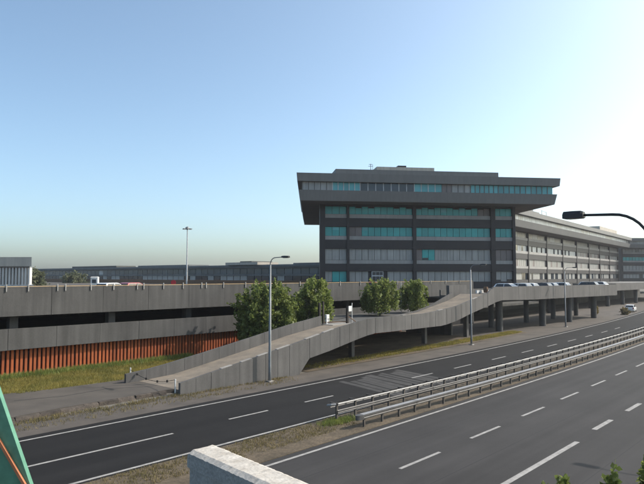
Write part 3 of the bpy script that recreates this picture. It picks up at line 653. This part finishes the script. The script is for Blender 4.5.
# ------------------------------------------------------------------ trees
def leafcloud(v, f, r, c, rad, n, size, up=.4):
    for _ in range(n):
        while True:
            p = Vector((r.uniform(-1, 1), r.uniform(-1, 1), r.uniform(-1, 1)))
            if .25 < p.length < 1: break
        p = Vector((c[0] + p.x * rad[0], c[1] + p.y * rad[1], c[2] + p.z * rad[2]))
        a = Vector((r.gauss(0, 1), r.gauss(0, 1), r.gauss(0, 1) + up)).normalized()
        b = a.cross(Vector((r.gauss(0, 1), r.gauss(0, 1), r.gauss(0, 1)))).normalized()
        L = size * r.uniform(.6, 1.4); W = L * .38; k = len(v)
        v += [tuple(p), tuple(p + a * L * .5 + b * W), tuple(p + a * L), tuple(p + a * L * .5 - b * W)]; f.append((k, k + 1, k + 2, k + 3))
def tree(name, label, base, height, rx, ry, seed, stems=5, leaves=9000, size=.2, leaf='leaf', z_low=.1, group=None, shoots=26):
    r = random.Random(seed); root = tag(empty(name, base), label, 'tree', group)
    tr = MB(); v = []; f = []; tips = []
    for i in range(stems):
        a = 6.28 * i / stems + r.uniform(-.4, .4); q = r.uniform(.15, .5)
        p0 = Vector((r.gauss(0, .08), r.gauss(0, .08), -.1)); p1 = p0 + Vector((math.cos(a) * rx * q * .5, math.sin(a) * ry * q * .5, height * .35)); p2 = p0 + Vector((math.cos(a) * rx * q, math.sin(a) * ry * q, height * .72))
        tr.tube([p0, p1, p2], [.075, .055, .02], 6)
        for k in range(4):
            b = a + r.uniform(-1.3, 1.3); s0 = p1.lerp(p2, r.uniform(0, .8)); e = s0 + Vector((math.cos(b) * rx * .4, math.sin(b) * ry * .4, height * .16)); tr.tube([s0, e], [.03, .008], 5)
    tr.build('trunk', 'bark', root)
    n0 = 0
    for i in range(shoots):                    # upright leafy shoots of unequal length fill the crown
        a = r.uniform(0, 6.28); q = math.sqrt(r.random()) * .92
        x, y = math.cos(a) * q * rx, math.sin(a) * q * ry
        top = height * (1 - .24 * q ** 2.6) * r.uniform(.66, 1.03); low = height * (z_low + .10 * r.random())
        if q < .5: low = height * (z_low + .25)
        nn = max(3, int((top - low) / .42)); out = r.uniform(.05, .25)
        for k in range(nn):
            u = (k + .5) / nn; z = low + (top - low) * u
            rr = (.46 * rx / 2.2) * (1.08 - .75 * u ** 1.6) * r.uniform(.7, 1.2)
            leafcloud(v, f, r, (x * (.8 + out * u + .1) + r.gauss(0, .1), y * (.8 + out * u + .1) + r.gauss(0, .1), z), (rr, rr, .34), max(4, int(leaves / shoots / nn)), size)
    for i in range(int(shoots * 1.3)):
        a = r.uniform(0, 6.28); el = r.uniform(-.1, 1.35); d = Vector((math.cos(a) * math.cos(el), math.sin(a) * math.cos(el), math.sin(el)))
        p0 = Vector((d.x * rx * .72, d.y * ry * .72, height * (.55 + .30 * d.z))); dd = (d + Vector((0, 0, r.uniform(.2, .9)))).normalized(); ln = r.uniform(.35, 1.0) * rx * .6
        for k in range(9):
            u = k / 8; p = p0 + dd * ln * u + Vector((0, 0, -.25 * ln * u * u))
            leafcloud(v, f, r, p, (.13 - .07 * u,) * 3, max(1, int(leaves / 3600)), size * .95)
    cm = MB().add(v, f).build('crown', leaf, root)
    return root
TR = 'trees behind the ramp'
tree('tree', 'broad bushy tree behind the ramp, directly behind the nearest street lamp', (37.0, 40.2, .05), 6.75, 3.05, 2.3, 21, 7, 15000, .26, group=TR, shoots=46, z_low=.16)
tree('tree', 'tree with a feathery tip left of the gate on the ramp landing', (43.2, 40.0, .05), 7.15, 2.35, 1.9, 22, 5, 11000, .25, group=TR, shoots=34, z_low=.26)
tree('tree', 'round bush tree standing right of the gate beside the landing', (54.3, 40.2, 2.88), 3.95, 2.3, 2.0, 23, 6, 9500, .22, group=TR, shoots=34, z_low=.08)
tree('tree', 'smallest bushy tree, beside the upper flight of the ramp', (61.2, 40.3, 2.88), 4.0, 1.9, 1.7, 24, 5, 7500, .22, group=TR, shoots=26, z_low=.08)
for i, (r_, f_, h, rx, lab) in enumerate(((-68, 141, 9.4, 3.2, 'dark tree right next to the pavilion at the left'), (-78, 190, 8.8, 4.0, 'low tree in front of the red roofed houses'), (-80, 232, 9.2, 5, 'hazy round tree before the end of the glass hall'))):
    tree('far_tree', lab, (f_ * C42 + r_ * S42, f_ * S42 - r_ * C42, 0), h, rx, rx, 40 + i, 3, 2500, .6, 'leaf_far', z_low=.3, group='trees beyond the garage')

# foreground shrubs by the abutment
def shrub(label, base, h, rx, seed, leaves, size, z_low=.05, leaf='leaf'):
    r = tree('shrub', label, base, h, rx, rx, seed, 4, leaves, size, leaf, z_low=z_low, shoots=16); r['category'] = 'shrub'; return r
shrub('leafy shrub top poking up at the bottom right corner', (13.45, 3.95, 0), 3.38, .5, 51, 3600, .12, .35)
shrub('second shrub top cut off by the right edge of the picture', (14.75, 3.45, 0), 3.75, .4, 52, 3000, .12, .4)
shrub('low shrub tip just showing at the bottom edge right of centre', (11.2, 4.25, 0), 3.9, .38, 53, 2600, .12, .35)
shrub('dry brown bush leaning at the roadside before the white car', (118.5, 37.6, 0), 1.7, .5, 54, 500, .3, leaf='blade_dry')
shrub('small dry bush at the right edge on the paved yard', (122.6, 33.6, 0), 1.1, .7, 55, 400, .3, leaf='blade_dry')

# ------------------------------------------------------------------ street lamps
def lamp(name, label, base, height, arm, seed, headlen=.72, mpole='lamp_grey', mhead='lamp_dark', rz=0.0, rad=.5, boxy=False):
    root = tag(empty(name, base, rz), label, 'street lamp', 'motorway street lamps')   # arm points to local -Y
    MB().tube([(0, 0, 0), (0, 0, .8), (0, 0, height - rad)], [.11, .10, .065], 12).build('pole', mpole, root, smooth=True)
    MB().box(-.22, .22, -.22, .22, -.03, .06).build('base_plate', 'concrete_pale', root)
    pts = [(0, 0, height - rad - .02)]
    for k in range(1, 9):
        a = k / 8 * math.pi / 2; pts.append((0, -rad * (1 - math.cos(a)), height - rad + rad * math.sin(a)))
    pts.append((0, -arm + headlen * .25, height + .03))
    MB().tube(pts, [.034] * (len(pts) - 1) + [.030], 10).build('arm', mpole, root, smooth=True)
    y0, y1 = -arm + headlen * .3, -arm - headlen * .7
    hd = MB()
    secs = [(y0, .06, .05), (y0 - .1, .12, .075), ((y0 + y1) / 2, .15, .085), (y1 + .05, .14, .07), (y1, .10, .045)]
    if boxy: secs = [(y0 + .03, .10, .075), (y0 - .02, .13, .10), ((y0 + y1) / 2, .14, .105), (y1 + .02, .14, .10), (y1, .12, .08)]
    v = []
    for y, wx, hz in secs:
        zc = height + .03
        v += [(-wx, y, zc - hz * .7), (wx, y, zc - hz * .7), (wx, y, zc + hz * .3), (wx * .6, y, zc + hz), (-wx * .6, y, zc + hz), (-wx, y, zc + hz * .3)]
    f = []
    for i in range(len(secs) - 1):
        for k in range(6): f.append((i * 6 + k, i * 6 + (k + 1) % 6, (i + 1) * 6 + (k + 1) % 6, (i + 1) * 6 + k))
    f += [tuple(range(5, -1, -1)), tuple(range((len(secs) - 1) * 6, len(secs) * 6))]
    ho = hd.add(v, f).build('lamp_head', mhead, root)
    MB().box(-.10, .10, y1 + .1, y0 - .2, height - .05, height - .03).build('lens', 'lens', ho)
    return root
lamp('street_lamp', 'nearest grey street lamp, standing against the lower ramp wall', (28.75, 30.75, .02), 8.55, 1.35, 1)
lamp('street_lamp', 'street lamp on the grass verge in front of the upper ramp', (58.3, 31.15, .02), 8.45, 1.35, 2)
lamp('street_lamp', 'farthest street lamp, in front of the deck with the parked cars', (87.7, 31.95, .02), 8.45, 1.35, 3)
lamp('street_lamp', 'dark lamp head on a curved arm entering from the right edge', (14.35, 3.36, .0), 8.68, 1.55, 4, headlen=.43, mpole='lamp_dark', rz=R(180), rad=.78, boxy=True)
lamp('street_lamp', 'street lamp outside the right edge whose head shadow lies on the road', (33.9, -.1, .0), 8.6, 1.9, 5, headlen=.85, mpole='lamp_dark', rz=R(180), rad=.6, boxy=True)

# ------------------------------------------------------------------ guardrails on the median
def wbeam(pts, h=.31, d=.08, side=-1, z=.45):
    prof = [(0, -h / 2), (.3, -h / 2 + .02), (1, -h * .33), (1, -h * .17), (.15, 0), (1, h * .17), (1, h * .33), (.3, h / 2 - .02), (0, h / 2)]
    mb = MB(); n = len(prof)
    v = []
    for (s, t) in pts: v += [(s, t + side * d * a, z + b) for a, b in prof]
    f = [(i * n + k, (i + 1) * n + k, (i + 1) * n + k + 1, i * n + k + 1) for i in range(len(pts) - 1) for k in range(n - 1)]
    mb.add(v, f); return mb
def gline(s, t): return t - .25 * min(1, max(0, (s - 23) / 12)) + curve(s)
gr1 = tag(empty('guardrail', (23.3, 18.2, 0)), 'front galvanised guardrail with a rounded end, facing the near carriageway', 'guardrail', 'median guardrails')
S = [23.25 + 1.43 * k for k in range(60)]
for s in S: wpart(MB().box(s - .05, s + .05, gline(s, 18.16), gline(s, 18.16) + .09, 0, .60), 'post', 'galv_post', gr1)
for k in range(0, 57, 3):
    a, b = S[k] - (.15 if k == 0 else 0), S[k + 3] if k + 3 < len(S) else S[-1]
    n = [a, (a + b) / 2, b + .12]
    wpart(wbeam([(s, gline(s, 18.14)) for s in n], z=.515, h=.22, d=.05), 'beam', 'galv', gr1)
    wpart(MB().add(sum([[(s, gline(s, 18.085), .632), (s, gline(s, 18.37), .640)] for s in n], []), [(0, 2, 3, 1), (2, 4, 5, 3)]), 'top_flange', 'galv_sunlit', gr1)
# rounded terminal
v = []; f = []
for i in range(13):
    a = math.pi * i / 12; x = 23.1 - .42 * math.sin(a); y = 18.24 - .17 * math.cos(a)
    v += [(x, y, .41), (x, y, .63)]
tf_ = MB().add(v + [(23.1, 18.24, .635)], [(2 * i, 2 * i + 1, 2 * i + 3, 2 * i + 2) for i in range(12)] + [(2 * i + 1, 26, 2 * i + 3) for i in range(12)])
wpart(tf_, 'end_cap', 'galv', gr1)
gr2 = tag(empty('guardrail', (23.1, 19.9, 0)), 'rear double guardrail with tube top rail on dark posts, facing the far carriageway', 'guardrail', 'median guardrails')
S = [23.2 + 1.44 * k for k in range(64)]
for s in S:
    p = wpart(MB().box(s - .05, s + .05, gline(s, 19.85), gline(s, 19.85) + .1, 0, .93), 'post', 'galv_post', gr2)
    wpart(MB().box(s - .04, s + .04, gline(s, 19.95), gline(s, 19.95) + .35, .86, .92), 'spacer', 'galv_post', gr2)
for k in range(0, 63, 3):
    a, b = S[k], S[min(k + 3, 63)]; n = [a, (a + b) / 2, b + .1]
    wpart(wbeam([(s, gline(s, 19.85)) for s in n], z=.48, h=.19, d=.045), 'beam', 'galv', gr2)
    wpart(MB().box(a, b, gline(a, 19.78), gline(a, 19.78) + .07, .80, .90) if False else MB().tube([(s, gline(s, 19.82), .885) for s in n], .042, 8), 'top_rail', 'galv_sunlit', gr2)
    wpart(wbeam([(s, gline(s, 20.3)) for s in n], z=.74, side=1, h=.2, d=.045), 'rear_beam', 'galv', gr2)
wpart(MB().tube([(23.05, 19.82, .885), (22.85, 19.95, .88), (22.8, 20.12, .84), (22.95, 20.28, .80), (23.2, 20.32, .76)], .06, 8), 'end_cap', 'galv_sunlit', gr2)

# ------------------------------------------------------------------ cars
def car(label, loc, rz, paint, group='cars parked on the raised deck', hatch=True):
    root = tag(empty('parked_car', loc, rz), label, 'car', group)      # nose towards local +X
    Lh, W = 2.05, .86
    prof = [(-2.03, .32), (-2.06, .62), (-1.98, .92), (-1.70, 1.02) if not hatch else (-1.95, 1.0), (1.0, .98), (1.75, .84), (2.02, .68), (2.06, .42), (1.98, .26), (-1.95, .24)]
    mb = MB(); n = len(prof); v = []
    for y, k, dz in ((-W, .97, 0), (-W * .92, 1, 0.01), (W * .92, 1, .01), (W, .97, 0)):
        v += [(x * k, y, .3 + (z - .3) * (1 if abs(y) < W else .96) + dz) for x, z in prof]
    f = [tuple(range(n)), tuple(3 * n + i for i in range(n - 1, -1, -1))]
    for j in range(3):
        for i in range(n): f.append((j * n + (i + 1) % n, j * n + i, (j + 1) * n + i, (j + 1) * n + (i + 1) % n))
    body = mb.add(v, f).build('body', PAINT[paint], root, bevel=.04)
    cab = [(-1.92, .96), (-1.62, 1.38), (-1.25, 1.45), (.05, 1.45), (.30, 1.40), (1.02, .96)]
    v = []; n = len(cab)
    for sgn in (-1, 1): v += [(x, sgn * (W * .95 - (z - .96) * .34), z) for x, z in cab]
    f = [tuple(range(n)), tuple(n + i for i in range(n - 1, -1, -1))] + [((i + 1) % n, i, n + i, n + (i + 1) % n) for i in range(n)]
    cb_ = MB().add(v, f).build('cabin', PAINT[paint], root, bevel=.03)
    def glass(pts, nm): MB().add(pts, [tuple(range(len(pts)))]).build(nm, 'car_glass', cb_)
    def yy(z): return W * .95 - (z - .96) * .34
    e = .012
    glass([(.36, -yy(1.36) * .9, 1.36 + e), (.98, -yy(1.0) * .92, 1.0 + e), (.98, yy(1.0) * .92, 1.0 + e), (.36, yy(1.36) * .9, 1.36 + e)], 'windscreen')
    glass([(-1.66, -yy(1.34) * .88, 1.345 + e), (-1.66, yy(1.34) * .88, 1.345 + e), (-1.91, yy(1.0) * .9, 1.0 + e), (-1.91, -yy(1.0) * .9, 1.0 + e)], 'rear_window')
    for sgn in (-1, 1):
        for x0, x1, xt0, xt1 in ((-1.68, -.48, -1.45, -.48), (-.40, .80, -.40, .26)):
            z0, z1 = 1.0, 1.37
            P = [(x0, sgn * (yy(z0) + e), z0), (x1, sgn * (yy(z0) + e), z0), (xt1, sgn * (yy(z1) + e), z1), (xt0, sgn * (yy(z1) + e), z1)]
            glass(P if sgn < 0 else P[::-1], 'side_window')
        for x in (-1.28, 1.30):
            wh = MB().tube([(x, sgn * .70, .31), (x, sgn * .885, .31)], .31, 18).build('wheel', 'tyre', root)
            MB().tube([(x, sgn * .80, .31), (x, sgn * .90, .31)], .19, 12).build('rim', 'rim', wh)
        MB().box(-2.075, -1.98, min(sgn * .58, sgn * .82), max(sgn * .58, sgn * .82), .66, .92).build('tail_light', 'light_red', root)
        MB().box(1.93, 2.05, min(sgn * .5, sgn * .8), max(sgn * .5, sgn * .8), .60, .74).build('headlight', 'headlamp', root)
    MB().box(-2.08, -2.02, -.26, .26, .48, .60).build('number_plate', 'white_metal', root)
    return root
deckcars = [(77.6, 'white', 'white car parked first on the deck, nearest the ramp top'), (80.1, 'silver', 'silver car between the first and third white cars on the deck'), (82.5, 'white', 'white car second nearest the ramp top on the deck'), (84.9, 'white', 'white car in the middle of the parked row on the deck'), (87.3, 'black', 'black car parked in the middle of the deck row'), (89.7, 'silver', 'silver car right of the black car on the deck'), (92.2, 'black', 'black car beside the farthest near-row white car'), (94.7, 'white', 'white car just left of the farthest street lamp'), (108.0, 'black', 'black car alone at the far end of the deck row'), (110.5, 'white', 'white car next to the far black car on the deck'), (113.0, 'white', 'last white car at the end wall of the deck')]
for i, (s, p, lab) in enumerate(deckcars):
    car(lab, (s, 35.7, 4.85), R(90 if i % 3 else -90) + rnd.uniform(-.04, .04), p)
car('white car seen from behind on the paved yard at the right', (134, 35.6, .01), R(8), 'white', group=None)
gr_ = 'cars on the garage roof'
for r_, f_, p, rz, lab in ((-23.0, 66, 'white', 20, 'white car roof showing above the garage parapet right of the hut'), (-21.2, 68, 'red', 15, 'dull red car right of the white roof on the garage'), (5.2, 74, 'red', 100, 'red car on the garage roof in front of the office')):
    car(lab, (f_ * C42 + r_ * S42, f_ * S42 - r_ * C42, 5.11), R(rz), p, gr_)

# barrier and two barrels at the top of the ramp
br = tag(empty('barrier_plank', (76.5, 38.4, 5.05)), 'low white barrier plank across the top of the ramp', 'barrier')
wpart(MB().box(73.4, 79.6, 38.3, 38.5, 5.0, 5.38), 'plank', 'white_metal', br)
for s in (74, 79): wpart(MB().box(s, s + .15, 38.2, 38.6, 4.95, 5.1), 'foot', 'gate_dark', br)
for i, s in enumerate((74.9, 78.1)):
    b = tag(empty('barrel', (s, 37.8, 5.05)), ('brown barrel left of its twin at the top of the ramp', 'brown barrel nearest the deck parapet at the top of the ramp')[i], 'barrel', 'barrels at the ramp top')
    MB().tube([(0, 0, 0), (0, 0, .12), (0, 0, .4), (0, 0, .68), (0, 0, .8)], [.27, .3, .34, .3, .27], 14).build('drum', 'brown_wood', b, smooth=False)
    MB().tube([(0, 0, .38), (0, 0, .44)], .35, 14).build('hoop', 'gate_dark', b)

# ------------------------------------------------------------------ overpass abutment under the camera
ab = tag(empty('overpass_abutment', (0, 0, 0)), 'rough pale concrete overpass parapet end in the bottom foreground', 'parapet')
def sk(t): return .122 * (t - 4.36)         # the overpass crosses slightly askew
MB().prism([(-6, -14), (3.3 + sk(-14), -14), (3.3, 4.3), (-6, 4.3)], -.05, 5.0).build('abutment', 'concrete', ab)
mb = MB()
PT = [(3.14, -14), (3.42, -14), (3.42, 4.28), (3.40, 4.36), (3.30, 4.40), (3.14, 4.34)]
MB().prism([(sk(-13.9) + 3.145, -13.9), (sk(-13.9) + 3.415, -13.9), (3.415, 4.36), (3.145, 4.36)], 5.0, 5.70).build('parapet_wall', 'coping_shaded', ab)
# coping: irregular top built from a grid
r = random.Random(5); v = []; f = []
nx, ny = 7, 300
for j in range(ny + 1):
    t = 4.38 - j * .022 if j < 200 else 4.38 - 200 * .022 - (j - 200) * .14
    for i in range(nx):
        u = i / (nx - 1); x = 3.13 + .30 * u
        if i in (0, nx - 1): x += r.uniform(-.003, .003)
        z = 5.80 + r.uniform(-.0022, .0022) - (.022 if i in (0, nx - 1) else 0) - (.03 if j == 0 else 0)
        v.append((x + sk(t), t + (.03 * math.sin(u * 3.14) if j == 0 else 0) + r.uniform(-.004, .004), z))
for j in range(ny):
    for i in range(nx - 1): a = j * nx + i; f.append((a, a + nx, a + nx + 1, a + 1))
top_n = len(v)
side = [j * nx for j in range(ny + 1)]; far = [j * nx + nx - 1 for j in range(ny + 1)]
for lst, fl in ((side, 0), (far, 1)):
    o = len(v); v += [(v[i][0], v[i][1], 5.66) for i in lst]
    for k in range(ny): f.append((lst[k], o + k, o + k + 1, lst[k + 1]) if fl else (lst[k], lst[k + 1], o + k + 1, o + k))
e0 = list(range(nx)); o = len(v); v += [(v[i][0], v[i][1], 5.66) for i in e0]
for k in range(nx - 1): f.append((e0[k], e0[k + 1], o + k + 1, o + k))
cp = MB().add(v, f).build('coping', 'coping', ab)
cp.data.materials.append(M['coping_shaded'])
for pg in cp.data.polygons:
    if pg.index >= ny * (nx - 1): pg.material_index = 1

# green post with an orange stripe close to the lens
gp = tag(empty('green_post', (.4, 1.05, 5.0)), 'blurred green painted steel post with an orange stripe at the lower left', 'post')
def bar(b0, b1, t0, t1, d0, d1, name, m):
    # flat steel pieces; b/t are (right, up) offsets seen along the view, d the depth
    Rv = Vector((S42, -C42, 0)); Fv = Vector((C42, S42, 0)); Z = Vector((0, 0, 1))
    def P(q, d): return Rv * q[0] + Fv * d + Z * q[1]
    mb = MB().hexa([P(b0, d0), P(b1, d0), P(b1, d1), P(b0, d1)], [P(t0, d0), P(t1, d0), P(t1, d1), P(t0, d1)])
    mb.v = [tuple(Vector(q) - Vector(gp.location)) for q in mb.v]
    return mb.build(name, m, gp)
bar((-.62, 6.55), (-.322, 6.55), (-.80, 7.40), (-.642, 7.40), 1.0, 1.01, 'stringer', 'green_paint')
bar((-.374, 6.78), (-.369, 6.78), (-.634, 7.20), (-.629, 7.20), .994, .999, 'stripe', 'orange_stripe')
mb = MB().tube([(S42 * -.32 + C42 * 1.02, -C42 * -.32 + S42 * 1.02, 5.0), (S42 * -.32 + C42 * 1.02, -C42 * -.32 + S42 * 1.02, 6.6)], .03, 10); mb.v = [tuple(Vector(q) - Vector(gp.location)) for q in mb.v]; mb.build('support', 'green_paint', gp)

# ------------------------------------------------------------------ summer haze over the whole place
hm = bpy.data.materials.new('haze'); hm.use_nodes = True; hn = hm.node_tree
for nd in list(hn.nodes):
    if nd.type == 'BSDF_PRINCIPLED': hn.nodes.remove(nd)
pv = hn.nodes.new('ShaderNodeVolumePrincipled'); pv.inputs['Color'].default_value = (.93, .95, 1.0, 1); pv.inputs['Density'].default_value = .00020; pv.inputs['Anisotropy'].default_value = .25
hn.links.new(pv.outputs[0], hn.nodes['Material Output'].inputs['Volume'])
hz = MB().box(-306, 906, -406, 906, -1.05, 28.5).build('haze', hm); hz['kind'] = 'stuff'; hz['label'] = 'thin pale summer haze over the motorway and offices'; hz['category'] = 'haze'
